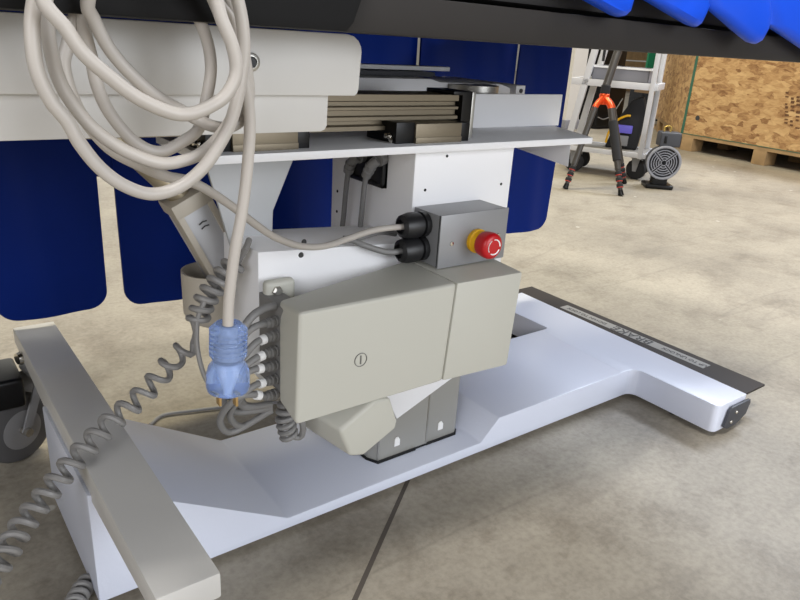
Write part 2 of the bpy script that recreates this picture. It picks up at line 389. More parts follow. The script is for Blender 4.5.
# motor cover
def cover_poly(x0, x1, r=0.012):
    return x0, x1
b = MB()
prof = [(.374, .300), (.372, .436), (.380, .444), (.640, .440), (.630, .30)]
b.hull([(.365, .660, .2915), (.603, .660, .2915), (.613, .660, .4395), (.368, .660, .4425), (.364, .704, .306), (.603, .76, .301), (.613, .770, .442), (.374, .722, .436)],
       [(3, 2, 1, 0), (4, 5, 6, 7), (0, 1, 5, 4), (1, 2, 6, 5), (2, 3, 7, 6), (3, 0, 4, 7)], .006, 3)
mc = tag(b.build('motor_cover', M['beige'], T), 'beige plastic motor cover with a screw mark')
b = MB()
b.hull([(.6038, .660, .2915), (.734, .660, .285), (.742, .660, .4365), (.6138, .660, .4395), (.6038, .760, .301), (.730, .745, .298), (.748, .760, .4395), (.6138, .770, .442)],
       [(3, 2, 1, 0), (4, 5, 6, 7), (0, 1, 5, 4), (1, 2, 6, 5), (2, 3, 7, 6), (3, 0, 4, 7)], .004, 2)
b.build('end_cover', M['beige'], T)
p = P(361, 360, y=.659)
b = MB()
for k in range(28):
    a0, a1 = 2 * math.pi * k / 28, 2 * math.pi * (k + 1) / 28
    q = lambda a, r: p + V((math.cos(a) * r, 0, math.sin(a) * r))
    b.prism([q(a0, .0088), q(a1, .0088), q(a1, .0096), q(a0, .0096)], (0, .0015, 0))
b.box(p.x - .0008, p.x + .0008, p.y, p.y + .0015, p.z - .006, p.z + .006)
b.build('screw_mark', mat('moulded_mark', rgb(112, 112, 108), .6), mc)
# mounting ear with bolt
ex0, ex1, ez = P(266.5, 300, y=.757).x, P(296, 300, y=.757).x, P(276, 281.5, y=.757).z
b = MB(); b.box(ex0, ex1, .757, .772, .33, ez, .007, 3); ear = b.build('mounting_ear', M['beige'], T)
b = MB(); b.lathe([(0, 0), (.007, 0), (.007, .003), (.0045, .005), (0, .0052)], tuple(P(277, 291, y=.757)), (0, -1, 0), 6); b.build('bolt', M['alu'], ear)
# actuator housing (tilted beige cap below the cover)
ap = [P(340, 431, y=.70), P(376, 400, y=.70), P(391, 398, y=.70), P(398, 421, y=.70), P(396, 429, y=.70), P(364, 456, y=.70), P(351, 457, y=.70)]
b = MB(); b.prism(ap, (-.035, .10, .018), .006, 3); b.build('actuator_housing', M['beige'], T)
# shelf, end flange, upright
b = MB(); b.prism([(.300, .757, .6005), (.982, .757, .6005), (1.042, .895, .6005), (.300, .925, .6005)], (0, 0, .0105), .0018)
sh = b.build('shelf', M['white'], T)
fl = [P(571, 143, y=.765), P(568, 167, y=.765), P(516, 148, y=.94), P(520, 140, y=.94)]
fl = [V((p.x, p.y, min(p.z, .6008))) for p in fl]
b = MB(); b.prism(fl, (.005, .004, 0), .0008); b.build('flange', M['white'], sh)
for px in (230, 287, 448):
    q = P(px, 158, y=.80); b = MB(); b.lathe([(0, 0), (.005, 0), (.004, .003), (0, .004)], (q.x, .785, .6008), (0, 0, -1), 12); b.build('bolt', M['chrome'], sh)
b = MB(); b.box(.835, 1.058, .900, .906, .6105, .6675, .0012); b.build('upright_plate', M['white'], T)
# linear drive
b = MB()
zz = [.6265, .632, .634, .6385, .640, .6445, .646, .6525, .654, .6575, .659, .664, .666, .6745]
yy = [.805, .805, .813, .813, .805, .805, .812, .812, .805, .805, .813, .813, .805, .805]
pr = [(.18, y, z) for y, z in zip(yy, zz)] + [(.18, .865, .6745), (.18, .865, .6265)]
b.prism(pr, (.535, 0, 0)); ld = b.build('linear_rail', M['bronze'], T, 20)
b = MB(); b.prism([(.718, .800, .6115), (.737, .800, .6115), (.737, .800, .680), (.700, .800, .680), (.700, .800, .6745), (.718, .800, .6745)], (0, .065, 0), .001); b.build('end_cap', M['blackshine'], ld)
b = MB(); b.box(.7372, .744, .800, .865, .6115, .679, .001); b.build('end_plate', M['alu'], ld)
for x, x2 in ((.614, .699), (.341, .428)):
    b = MB(); b.box(x, x2, .775, .85, .611, .638, .001); b.box(x, x2, .7735, .776, .611, .619, .0005); sb = b.build('slide_block', M['bronze'], ld)
    b = MB(); b.box(x - .032, x, .778, .85, .611, .640, .001); b.build('wiper', M['blackshine'], sb)
    b = MB(); b.box(x2, x2 + .018, .778, .85, .611, .638, .001); b.build('wiper', M['blackshine'], sb)
    b = MB(); b.lathe([(0, 0), (.003, 0), (.0045, .004), (.0025, .006), (.0035, .011), (0, .013)], (x - .032, .79, .620), (-1, -.2, .15), 12); b.build('grease_nipple', M['chrome'], sb)
    b = MB(); b.lathe([(0, 0), (.003, 0), (.0045, .003), (0, .006)], (x - .034, .784, .616), (-1, 0, 0), 12); b.build('bolt', M['chrome'], sb)
# float frame pieces seen above the drive
b = MB()
b.prism([(.45, .99, .684), (.812, .99, .684), (.831, .99, .679), (.985, .99, .677), (1.01, .99, .670), (1.01, .99, .655), (.45, .99, .655)], (0, .2, 0), .002)
ff = b.build('float_frame', M['white'], T)
b = MB(); b.box(.44, 1.07, 1.19, 1.25, .652, .672, .002); b.box(1.02, 1.045, .985, 1.2, .652, .676, .001); b.build('cross_member', M['white'], ff)
b = MB(); b.cyl((.90, .982, .62), (.90, .982, .677), .05, n=36); b.build('roller_cap', M['alu'], ff)
b = MB(); b.cyl((1.033, .985, .666), (1.033, .983, .666), .004); b.build('bolt', M['mark'], ff)
b = MB(); b.box(.40, .912, 1.06, 1.09, .694, .7015, .001); b.build('guide_bar', M['white'], T)
b = MB(); b.box(.40, .86, 1.04, 1.22, .6845, .6925, .001); b.build('guide_tray', M['darkgrey'], T)
# side beam (white) under the black top
b = MB(); b.prism([(-.6, .55, .697), (.362, .55, .697), (.3645, .55, .699), (.366, .55, .703), (.3678, .55, .735), (.3670, .55, .7395), (.3640, .55, .7445), (.359, .55, .748), (.352, .55, .7495), (-.6, .55, .7495)], (0, .07, 0), .002)
sb = b.build('side_beam', M['cream'], T)
p = P(250, 62, y=.55); b = MB(); b.lathe([(.004, 0), (.0075, 0), (.0075, .003), (.0055, .004), (.0045, .004), (.0040, .001), (0, .001)], (p.x, .55, p.z), (0, -1, 0), 18); b.build('bolt', M['alu'], sb)
b = MB(); b.cyl((p.x, .549, p.z), (p.x, .5468, p.z), .0040); b.build('bolt_socket', M['blackshine'], sb)
b = MB(); b.prism([(-.6, .557, .665), (.331, .557, .665), (.335, .557, .6665), (.3372, .557, .670), (.338, .557, .70), (-.6, .557, .70)], (0, .05, 0), .001); b.build('lower_beam', M['cream'], T)
# black table top and its rail
b = MB(); b.box(-.9, 1.75, .50, 1.28, .7505, .782, .003); b.build('table_top', M['rail'], T)
b = MB(); b.box(-.9, 1.75, .515, 1.28, .786, .83, .006); b.build('mattress', M['black'], T)
b = MB(); b.prism([(-.9, .488, .751), (.312, .488, .751), (.318, .488, .758), (.334, .488, .80), (.334, .488, .84), (-.9, .488, .84)], (0, .012, 0), .002); tag(b.build('side_cover', M['cover_black'], T), 'black side cover')
# tilt actuator under the left of the shelf
A0, A1 = P(84, 108, y=.93), P(187, 203, y=.93)
ax = (A1 - A0).normalized()
b = MB(); b.cyl(A0 - ax * .03, A1 + ax * .01, .0145, n=20); ac = b.build('actuator_rod', mat('satin_brass_tube', rgb(176, 164, 140), .3, .6), T)
B1 = P(236, 290, y=.93)
ax2 = (B1 - A1).normalized(); sdv = ax2.cross(V((0, 1, 0))).normalized(); fr = V((0, -1, 0))
b = MB()
for (u0, u1, dep, m0) in ((-.026, .026, .024, 0),):
    pts = [A1 - ax2 * .012 + sdv * u0 + fr * dep, A1 - ax2 * .012 + sdv * u1 + fr * dep, B1 + sdv * u1 + fr * dep, B1 + sdv * u0 + fr * dep]
    b.prism(pts, (0, .052, 0), .006, 3)
bar = b.build('actuator_body', mat('silver_body', rgb(196, 197, 200), .4, .15), T)
b = MB(); b.prism([A1 - ax2 * .016 + sdv * -.029 + fr * .028, A1 - ax2 * .016 + sdv * .029 + fr * .028, A1 + ax2 * .006 + sdv * .029 + fr * .028, A1 + ax2 * .006 + sdv * -.029 + fr * .028], (0, .056, 0), .004); b.build('actuator_collar', M['beige2'], bar)
for side in (-1, 1):
    pts = [A1 + sdv * (side * .028) + fr * .027, A1 + sdv * (side * .019) + fr * .0275, B1 + sdv * (side * .019) + fr * .0275, B1 + sdv * (side * .028) + fr * .027]
    b = MB(); b.prism(pts, (0, .03, 0), .001); b.build('side_fin', M['beige2'], bar)
mk = A1 + ax2 * .024 + fr * .027
for k in (0, .007):
    b = MB(); b.tube([mk + ax2 * k + sdv * s + fr * .0004 + ax2 * abs(s) * .25 for s in (-.006, -.003, 0, .003, .006)], .0009, 6); b.build('printed_mark', M['mark'], bar)
# pivot cup
pc = P(212, 295, y=.93)
b = MB(); b.lathe([(.020, -.045), (.036, -.036), (.042, -.024), (.043, .04), (.040, .04), (.039, -.02), (0, -.03)], pc, (0, 0, 1), 32); b.build('pivot_cup', M['beige2'], T)
# emergency stop box
bx0, bx1, by0, by1, bz0, bz1 = .6225, .755, .716, .779, .4415, .520
b = MB(); b.box(bx0 + .001, bx1 - .001, by0 + .004, by1, bz0 + .001, bz1 - .001, .0015); es = tag(b.build('emergency_stop_box', M['boxalu'], T), 'grey metal box with red mushroom button')
b = MB(); b.box(bx0, bx1, by0 - .001, by0 + .002, bz0, bz1, .0012); b.build('lid', M['boxalu'], es)
b = MB(); b.box(bx0 + .0008, bx1 - .0008, by0 + .002, by0 + .0042, bz0 + .0008, bz1 - .0008); b.build('lid_seal', M['blackshine'], es)
for px, py in ((451, 243.5), (497.5, 235)):
    p = P(px, py, y=by0); b = MB(); b.lathe([(0, 0), (.0034, 0), (.003, .0018), (0, .0022)], (p.x, by0 - .001, p.z), (0, -1, 0), 16); b.build('screw', M['chrome'], es)
pc = P(475, 240, y=by0)
bc = V((pc.x, by0 - .001, pc.z))
b = MB(); b.lathe([(0, 0), (.0175, 0), (.018, .002), (.018, .0065), (.0165, .0075), (.016, .0135), (.0155, .0145), (0, .0145)], bc, (0, -1, 0), 36); b.build('yellow_collar', M['yellow'], es)
b = MB(); b.cyl(bc + V((0, -.0135, 0)), bc + V((0, -.018, 0)), .0155); b.build('button_stem', M['blackshine'], es)
b = MB(); b.lathe([(0, .0165), (.0175, .0165), (.0182, .018), (.0195, .026), (.0195, .033), (.0185, .0365), (.0155, .039), (.010, .0398), (0, .040)], bc, (0, -1, 0), 40)
b.build('mushroom_button', M['red'], es)
b = MB()
for k in range(30):
    if k % 10 in (8, 9): continue
    a0, a1 = 2 * math.pi * k / 30, 2 * math.pi * (k + 1) / 30
    q = lambda a, r: bc + V((math.cos(a) * r, -.0394 - (.0012 if r < .012 else .0), math.sin(a) * r))
    b.prism([q(a0, .0098) + V((0, .001, 0)), q(a1, .0098) + V((0, .001, 0)), q(a1, .0118), q(a0, .0118)], (0, .002, 0))
b.build('arrow_ring', M['pale'], es)
GL = []
for zc, yc in ((.500, .752), (.464, .752)):
    b = MB()
    b.lathe([(0, 0), (.0185, 0), (.0185, .008), (.015, .0085), (.015, .012), (.0185, .013), (.0190, .030), (.0165, .040), (.0105, .044), (.0105, .037), (0, .037)], (bx0, yc, zc), (-1, 0, 0), 14)
    b.build('cable_gland', M['dark_plastic'], es); GL.append(V((bx0 - .040, yc, zc)))
# grey cable from the lower gland to the inlet cables
b = MB(); b.tube([GL[1] + V((.01, 0, 0)), GL[1] + V((-.02, .004, .0)), (.53, .765, .475), (.515, .772, .482), (.50, .776, .486)], .0043, 10); b.build('cable', M['gcable'], T)
b = MB(); b.tube([(.60, .79, .478), (.57, .785, .485), (.54, .778, .485), (.52, .775, .484)], .0042, 10); b.build('cable', M['gcable'], T)
# the row of connectors at the left end of the cover
cab = [(272, 304, 241, 330), (277, 318, 246, 332), (278, 332, 246, 352), (277, 348, 242, 368), (277, 362, 238, 378), (277, 376, 244, 392), (276, 391, 234, 398)]
for i, (ax_, ay_, bx_, by_) in enumerate(cab):
    p0 = P(ax_ + 3, ay_ + 2, y=.725); p1 = P(ax_ - 9, ay_ + 5, y=.72); p2 = P((ax_ + bx_) / 2 - 5, (ay_ + by_) / 2 + (i % 2), y=.715); p3 = P(bx_, by_ + 2, y=.715)
    p4 = P(bx_ - 14, by_ + 22, y=.74); p5 = P(bx_ - 2, max(by_ + 34, 404), y=.755); p6 = P(272, 404 + i, y=.745)
    b = MB(); b.tube([p0, p1, p2, p3, p4, p5, p6], .0044 if i else .0050, 10); cb = b.build('cable', M['gcable'], T)
    if i:
        dd = (p1 - p0).normalized(); b = MB()
        b.lathe([(0, 0), (.0075, 0), (.0075, .004), (.006, .0045), (.006, .007), (.0072, .0075), (.0072, .011), (.0055, .0115), (.0055, .014), (.0065, .0145), (.006, .018), (0, .018)], p0 + dd * .006, dd, 14); b.build('connector', M['gcable'], cb)
    if i in (2, 3, 4, 5, 6):
        dd = (p2 - p1).normalized(); q = p1.lerp(p2, .55); b = MB(); b.cyl(q - dd * .004, q + dd * .004, .0062, n=12); b.build('cable_tie', M['pale'], cb)
b = MB(); b.box(.372, .40, .705, .775, .31, .43, .002); b.build('connector_panel', M['gcable'], T)
hp = [P(287, 404, y=.74), P(285, 418, y=.74), P(289, 436, y=.74)]
b = MB(); b.tube(helix(hp, .0105, .010, 12), .0038, 8, smooth=False); b.tube([hp[2], P(300, 437, y=.735), P(303, 428, y=.73), P(300, 415, y=.73)], .0045, 8); b.build('cable_coil', M['gcable'], T)
# caster at the back of the cross bar
cx, cy = .125, 1.235; axv = V((.45, -.89, 0)).normalized(); wc = V((cx, cy, .064))
b = MB(); b.cyl((.182, 1.27, .186), (.182, 1.27, .15), .022); b.cyl((.182, 1.27, .15), (.17, 1.27, .138), .03, .034)
fv = V((-.89, -.45, 0)).normalized()
for s in (-1,):
    q = wc + axv * (.023 * s)
    b.prism([V((.18, 1.27, .15)) + axv * (.023 * s) + fv * -.03, V((.18, 1.27, .15)) + axv * (.023 * s) + fv * .05, q + fv * .03 + V((0, 0, .03)), q + fv * .012 - V((0, 0, .012)), q - fv * .012 - V((0, 0, .012))], axv * .004, .001)
b.prism([V((.18, 1.27, .15)) + axv * .023 + fv * .01, V((.18, 1.27, .15)) + axv * .023 + fv * .03, wc + axv * .023 + fv * .008, wc + axv * .023 - fv * .010], axv * .004, .001)
cs = b.build('caster', M['hub'], T)
b = MB(); b.lathe([(0, -.015), (.052, -.015), (.060, -.012), (.064, -.004), (.064, .004), (.060, .012), (.052, .015), (0, .015)], wc, axv, 40); b.build('wheel', M['tyre'], cs)
b = MB(); b.lathe([(.0, .016), (.012, .0185), (.03, .0165), (.036, .0155), (.036, .014)], wc, axv, 30); b.build('hub_cap', M['hub'], cs)
b = MB(); b.cyl(wc + axv * .016, wc + axv * .034, .008, n=6); b.build('axle_bolt', M['chrome'], cs)
q0 = P(2, 385, y=1.17)
b = MB(); b.box(-.02, .142, 1.20, 1.30, .118, .172, .008, 3); b.build('brake_cover', M['blackshine'], cs)
b = MB(); b.lathe([(0, 0), (.010, 0), (.012, .004), (.010, .010), (0, .012)], (.150, 1.235, .195), (-1, -.3, 0), 18); b.build('bolt', M['chrome'], T)

# ================================================================ DRAPES
def drape(x0, x1, zb, label, y=1.30, seed=0, ztop=.778, r=.035, slit=None):
    """hanging strip with rounded lower corners, gentle waves and stitched hem; real thickness"""
    t = bmesh.new(); nx, nz = 24, 30; rows = []; zs = [zb + r * (1 - math.cos(math.pi / 2 * k / 9)) for k in range(9)] + [zb + r + (ztop - zb - r) * k / 21 for k in range(22)]
    for j in range(nz + 1):
        z = zs[j]; row = []
        ins = 0.0
        if z < zb + r: ins = r - math.sqrt(max(0, r * r - (zb + r - z) ** 2))
        for i in range(nx + 1):
            xa, xb = x0 + ins, x1 - ins
            if slit and z < slit: xb = min(xb, x1 - .0) 
            x = xa + (xb - xa) * i / nx
            wv = .008 * math.sin(x * 19 + seed * 2.1) * min(1, .25 + 3 * (z - zb)) + .004 * math.sin(x * 47 + seed + z * 6)
            row.append((x, y + wv, z))
        rows.append(row)
    fr = [[t.verts.new(p) for p in row] for row in rows]
    bk = [[t.verts.new((p[0], p[1] + .006, p[2])) for p in row] for row in rows]
    for j in range(nz):
        for i in range(nx):
            t.faces.new((fr[j][i], fr[j][i + 1], fr[j + 1][i + 1], fr[j + 1][i]))
            t.faces.new((bk[j][i + 1], bk[j][i], bk[j + 1][i], bk[j + 1][i + 1]))
        t.faces.new((fr[j + 1][0], bk[j + 1][0], bk[j][0], fr[j][0])); t.faces.new((fr[j][nx], bk[j][nx], bk[j + 1][nx], fr[j + 1][nx]))
    for i in range(nx):
        t.faces.new((fr[0][i + 1], fr[0][i], bk[0][i], bk[0][i + 1])); t.faces.new((fr[nz][i], fr[nz][i + 1], bk[nz][i + 1], bk[nz][i]))
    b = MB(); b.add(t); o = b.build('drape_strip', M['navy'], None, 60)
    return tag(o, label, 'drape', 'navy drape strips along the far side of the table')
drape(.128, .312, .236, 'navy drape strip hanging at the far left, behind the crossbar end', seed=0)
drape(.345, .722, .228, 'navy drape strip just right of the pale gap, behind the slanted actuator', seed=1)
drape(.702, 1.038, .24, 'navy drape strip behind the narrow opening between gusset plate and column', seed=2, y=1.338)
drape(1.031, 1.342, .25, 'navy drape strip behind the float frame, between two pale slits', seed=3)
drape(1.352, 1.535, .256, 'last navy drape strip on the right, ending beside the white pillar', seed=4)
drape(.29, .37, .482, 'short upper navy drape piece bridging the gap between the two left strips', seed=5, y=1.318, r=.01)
# bright blue flaps hanging over the near edge
def flap(poly, y, label, tilt=.20):
    pts = [P(px, py, y=y) for px, py in poly]
    zt = max(p.z for p in pts)
    b = MB(); t = bmesh.new(); n = len(pts)
    cen = sum(pts, V((0, 0, 0))) / n
    # layered outline: flat face, rounded rim, back
    rings = []
    zb_ = min(p.z for p in pts)
    for sc_, dy in ((.62, -.0115), (.84, -.0085), (.955, -.005), (.99, -.0025), (1.0, .0), (.992, .003)):
        rings.append([t.verts.new(cen + (p - cen) * sc_ + V((0, dy + (p.z - zb_) * tilt, 0))) for p in pts])
    t.faces.new(rings[0])
    for a, c in zip(rings, rings[1:]):
        for i in range(n): t.faces.new((a[i], a[(i + 1) % n], c[(i + 1) % n], c[i]))
    t.faces.new(rings[-1][::-1])
    bmesh.ops.recalc_face_normals(t, faces=t.faces)
    b.add(t)
    hi = [p + V((0, (p.z - zb_) * tilt, 0)) for p in pts if p.z > zt - .025]
    a = min(hi, key=lambda p: p.x); c = max(hi, key=lambda p: p.x)
    a = V((a.x + .006, a.y - .004, a.z - .008)); c = V((c.x - .006, c.y - .004, c.z - .008))
    x0, x1, zf = a.x + .010, c.x - .010, .8345
    b.prism([V((x0, a.y, a.z)), V((x1, a.y, a.z)), V((x1, a.y + .05, zf)), V((x1, a.y + .16, zf)), V((x0, a.y + .16, zf)), V((x0, a.y + .05, zf))], (0, 0, .005), .001)
    o = b.build('drape_flap', M['blue'], None, 50)
    return tag(o, label, 'drape', 'bright blue drape ends over the near edge of the table')
flap([(585, -1), (600, 8), (612, 15), (618, 17), (623, 16), (629, 11), (634, 0), (638, -16), (560, -34), (560, -16)], .478, 'leftmost bright blue drape end, only its tip showing over the rail')
flap([(640, -24), (640, -6), (655, 4), (672, 15), (688, 25), (694, 27), (699, 24), (706, 14), (713, 2), (718, -24)], .474, 'second bright blue drape end from the left, broad flat tip')
flap([(704, -26), (707, 2), (722, 17), (738, 33), (748, 42), (754, 44), (760, 41), (769, 29), (775, 14), (779, -26)], .468, 'third bright blue drape end from the left, hanging lowest over the rail')
flap([(768, -26), (768, 24), (780, 31), (800, 46), (816, 58), (826, 61), (836, 52), (846, 30), (850, -26)], .478, 'rightmost bright blue drape end, cut by the picture edge')
b = MB()

# ================================================================ POWER CORD (coiled) WITH BLUE PLUG
pcd = thing('power_cord', (P(150, 100, y=.5).x, .5, .6), 'ivory power cord looped in a coil beside the white beam, with a clear blue plug', 'power cord')
loops = [
 (.470, [(228, 325), (229, 300), (235, 250), (242, 212), (248, 160), (249, 110), (236, 34), (218, 2), (200, -40), (150, -75), (90, -60)]),
 (.455, [(90, -60), (45, -35), (35, 0), (32, 34), (37, 71), (51, 101), (67, 121), (81, 145), (101, 169), (125, 186), (152, 194), (179, 187), (202, 169), (219, 145), (232, 118), (241, 80), (244, 40), (236, -5), (215, -45), (160, -80)]),
 (.470, [(160, -80), (80, -60), (48, -10), (47, 20), (51, 51), (61, 84), (81, 115), (101, 135), (128, 152), (159, 163), (182, 161), (203, 152), (223, 132), (236, 105), (236, 60), (222, 20), (200, -20), (140, -60)]),
 (.435, [(140, -60), (80, -50), (42, -8), (67, 30), (84, 54), (111, 78), (138, 98), (169, 112), (189, 114), (209, 107), (226, 95), (236, 74), (233, 48), (222, 20), (205, -25), (150, -65)]),
 (.480, [(150, -65), (105, -50), (88, 0), (94, 20), (111, 51), (135, 78), (159, 98), (182, 111), (209, 125), (229, 127), (243, 117), (249, 95), (245, 60), (234, 10), (205, -35), (150, -60)]),
 (.495, [(150, -60), (100, -40), (86, 0), (84, 27), (91, 57), (98, 88), (111, 115), (135, 142), (159, 152), (182, 142), (199, 128), (206, 101), (211, 67), (205, 34), (188, 0), (150, -50)]),
 (.500, [(150, -50), (100, -35), (81, 0), (68, 44), (64, 67), (74, 101), (90, 127), (112, 150), (140, 165)]),
]
path = []
allp = []
for yv, L in loops:
    for i, (px, py) in enumerate(L):
        if allp and i == 0: continue
        allp.append([px, py, yv])
ys = [a[2] for a in allp]
for k in range(3):
    ys = [(ys[max(i - 1, 0)] + ys[i] + ys[min(i + 1, len(ys) - 1)]) / 3 for i in range(len(ys))]
path = [P(a[0], a[1], y=yv) for a, yv in zip(allp, ys)]
tail = [(165, 176, .53), (185, 180, .55), (200, 186, .57), (217, 196, .60), (237, 210, .63), (255, 224, .66), (275, 237, .69), (300, 246, .72), (325, 246, .735), (350, 238, .745), (375, 230, .75)]
hk = P(150, -52, y=.49)
hb = MB(); hb.tube([(hk.x, .49, hk.z - .012), (hk.x, .45, hk.z - .012), (hk.x, .415, hk.z - .008), (hk.x, .408, hk.z + .012)], .005, 10); hb.build('cord_hook', M['dark_plastic'], T)
path += [P(a, c, y=yv) for a, c, yv in tail] + [GL[0] + V((.004, 0, 0))]
b = MB(); b.tube(path, .0043, 12, 8); b.build('cord', M['cable'], pcd)
# plug: ribbed upper grip and wider lower body
p0 = P(228.5, 323, y=.475); p1 = P(228, 391, y=.475); dn = (p1 - p0).normalized(); ln = (p1 - p0).length
def pf(rs): return [(r * .84, h * ln) for r, h in rs]
b = MB()
prof = [(0, 0), (.012, 0), (.0165, .06)]
for k in range(6):
    h = .08 + k * .065; prof += [(.0178, h), (.0178, h + .04), (.0168, h + .048), (.0168, h + .062)]
prof += [(.0150, .50), (.0150, .55), (.0185, .62), (.0205, .72), (.0208, .90), (.0195, .97), (.012, 1.0), (0, 1.0)]
prof = [(r, h) for r, h in prof]; b.lathe(pf(prof), p0, dn, 32); pgo = b.build('plug', M['plug'], pcd)
b = MB(); b.cyl(p0 + dn * .004, p0 + dn * ln * .45, .006); b.cyl(p0 + dn * ln * .30, p0 + dn * ln * .5, .009); b.build('strain_relief', M['cable'], pgo)
b = MB(); b.cyl(p0 + dn * ln * .55, p0 + dn * ln * .62, .010); b.lathe([(.009, 0), (.003, .02), (.003, .025)], p0 + dn * ln * .62, dn, 12); b.build('terminal_block', M['pale'], pgo)
for dx in (-.008, .006):
    q = p0 + dn * ln * .98 + V((dx * .8, -dx * .5, 0)); b = MB(); b.box(q.x - .0011, q.x + .0011, q.y - .0035, q.y + .0035, q.z - .014, q.z, .0006); b.build('prong', mat('brass', rgb(190, 160, 110), .35, .8), pgo)

# ================================================================ SPIRAL HAND-CONTROL CORD
cc_pts = [(0, 562, .74), (22, 526, .77), (49, 491, .79), (67, 469, .80), (84, 450, .81), (101, 432, .82), (118, 416, .83), (135, 402, .835), (150, 387, .84), (163, 372, .84), (176, 357, .83), (190, 346, .82)]
wp = [P(a, c, y=yv) for a, c, yv in cc_pts]
hx = helix([P(-40, 612, y=.72)] + wp, .0118, .0150, 14, 0, .030)
up_pts = [P(197, 322, y=.80), P(203, 305, y=.80), P(212, 290, y=.80), P(224, 275, y=.80), P(236, 262, y=.80)]
hx2 = helix(up_pts, .0118, .0135, 14, 1.0)
b = MB()
b.tube(hx + [P(193, 343, y=.82), P(196, 332, y=.81)] + hx2 + [P(246, 248, y=.79), P(249, 240, y=.80)], .0042, 8, 2)
b.tube([P(205, 300, y=.79), P(198, 318, y=.79), P(197, 345, y=.78), P(203, 372, y=.77), P(212, 388, y=.76), P(222, 396, y=.75)], .0034, 8)
fx = [P(58, 640, z=.014), P(70, 612, z=.014), P(82, 590, z=.0145), P(92, 578, z=.014)]
b.tube(helix(fx, .0105, .0125, 14), .0042, 8, 2)
tag(b.build('spiral_cord', M['coil']), 'grey spiral cord stretched from the actuator down across the left crossbar', 'cord')
# thin cable lying on the floor behind the base
b = MB(); b.tube([P(150, 425, z=.005), P(163, 415, z=.005), P(190, 411, z=.005), P(225, 407, z=.005), P(272, 403, z=.005), P(310, 400, z=.005)], .0035, 8)
tag(b.build('floor_cable', M['hub']), 'thin grey cable lying on the floor behind the base plate', 'cable')

# ================================================================ BACKGROUND
# --- tripod
f1, f2 = P(565, 189, z=0), P(621, 196, z=0)
hub = P(604, 99, y=2.56)
tp = thing('tripod', (hub.x, hub.y, 0), 'black camera tripod with orange leg joints standing in front of the metal cart', 'tripod')
f3 = V((f2.x * 1.10 + .01, f2.y * 1.10, 0))
for i, f in enumerate((f1, f2, f3)):
    d0 = (f - hub); h2 = hub + V((d0.x, d0.y, 0)).normalized() * .075 + V((0, 0, -.045)); d = (f - h2); n = d.normalized()
    b = MB(); b.cyl(h2, h2 + d * .70, .018, .017, 16); lg = b.build('leg', M['carbon'], tp)
    b = MB(); b.tube([hub + V((0, 0, .012)), hub.lerp(h2, .6) + V((0, 0, .012)), h2, h2 + n * .05], .0165, 14); b.build('leg_joint', M['orange'], lg)
    b = MB(); b.cyl(h2 + d * .69, h2 + d * .955, .0135, .012, 14); b.build('lower_tube', M['carbon'], lg)
    for k in (.74, .81, .88):
        b = MB(); b.cyl(h2 + d * (k - .018), h2 + d * (k + .018), .0185, n=16, bev=.002); b.build('twist_lock', M['foam'], lg)
        b = MB(); b.cyl(h2 + d * (k + .018), h2 + d * (k + .026), .0175, n=16); b.build('lock_ring', mat('red_ring', rgb(190, 60, 50), .4), lg)
    b = MB(); b.cyl(h2 + d * .93, f + n * -.004 + V((0, 0, .0)), .013, .017, 14); b.build('rubber_foot', M['blackshine'], lg)
    if i == 1:
        b = MB(); b.cyl(h2 + d * .14, h2 + d * .60, .023, n=18, bev=.004); b.build('foam_grip', M['foam'], lg)
b = MB(); b.cyl(hub + V((0, 0, -.03)), hub + V((0, 0, .03)), .028, n=20, bev=.004); b.build('spider', M['orange'], tp)
top = hub + V((.0, -.02, 1.0))
b = MB(); b.cyl(hub + V((0, 0, .03)), hub + V((0, 0, .075)), .026, n=20, bev=.003); b.build('collar', M['foam'], tp)
tpv = (P(620, 50, y=hub.y + .02) - hub); tpv = tpv / tpv.z
b = MB(); b.cyl(hub + V((0, 0, .07)), hub + tpv * .75, .0225, n=18); cp = b.build('center_column', M['carbon'], tp)
b = MB(); b.cyl(hub + V((-.035, .02, .20)), hub + V((-.035, .02, .30)), .008, n=10); b.cyl(hub + V((-.035, .02, .28)), hub + V((0, 0, .28)), .006, n=8); b.build('hook', M['foam'], cp)

# --- metal cart
O = V((3.80, 2.54, 0)); ca = V((-.46, .888, 0)).normalized(); cd = V((ca.y, -ca.x, 0))      # ca runs along the near edge, cd away from it
cart = thing('utility_cart', tuple(O), 'pale grey two-deck utility cart on black casters behind the tripod', 'cart')
def cbox(b, a0, a1, d0, d1, z0, z1, bev=0.0):
    f = lambda a, d: O + ca * a + cd * d
    pts = [f(a0, d0), f(a1, d0), f(a1, d1), f(a0, d1)]
    b.prism([V((p.x, p.y, z0)) for p in pts], (0, 0, z1 - z0), bev)
def deck(z, th, nm, a0, a1, d0, d1):
    b = MB(); cbox(b, a0, a1, d0, d0 + .02, z - th, z, .003); o = b.build(nm, M['cart'], cart)
    for q in ((a0, a1, d1 - .02, d1), (a0, a0 + .02, d0 + .02, d1 - .02), (a1 - .02, a1, d0 + .02, d1 - .02)):
        b = MB(); cbox(b, *q, z - th, z, .003); b.build('edge_rail', M['cart'], o)
    b = MB(); cbox(b, a0 + .015, a1 - .015, d0 + .015, d1 - .015, z - .02, z - .004); b.build('deck_panel', M['cartdeck'], o)
LEN, DEP = .50, .34
deck(.168, .030, 'lower_deck', -.03, LEN, 0, DEP)
deck(.580, .040, 'upper_deck', -.02, LEN, 0, DEP)
for d0 in (.0, DEP - .03):
    b = MB(); cbox(b, .0, .028, d0 - .008, d0 + .03, .135, 1.05, .003); b.build('post', M['cart'], cart)
    f = lambda a, z: O + ca * a + cd * d0 + V((0, 0, z))
    b = MB(); b.prism([f(.46, .14), f(.50, .14), f(.36, 1.05), f(.32, 1.05)], cd * .03, .003); b.build('slanted_post', M['cart'], cart)
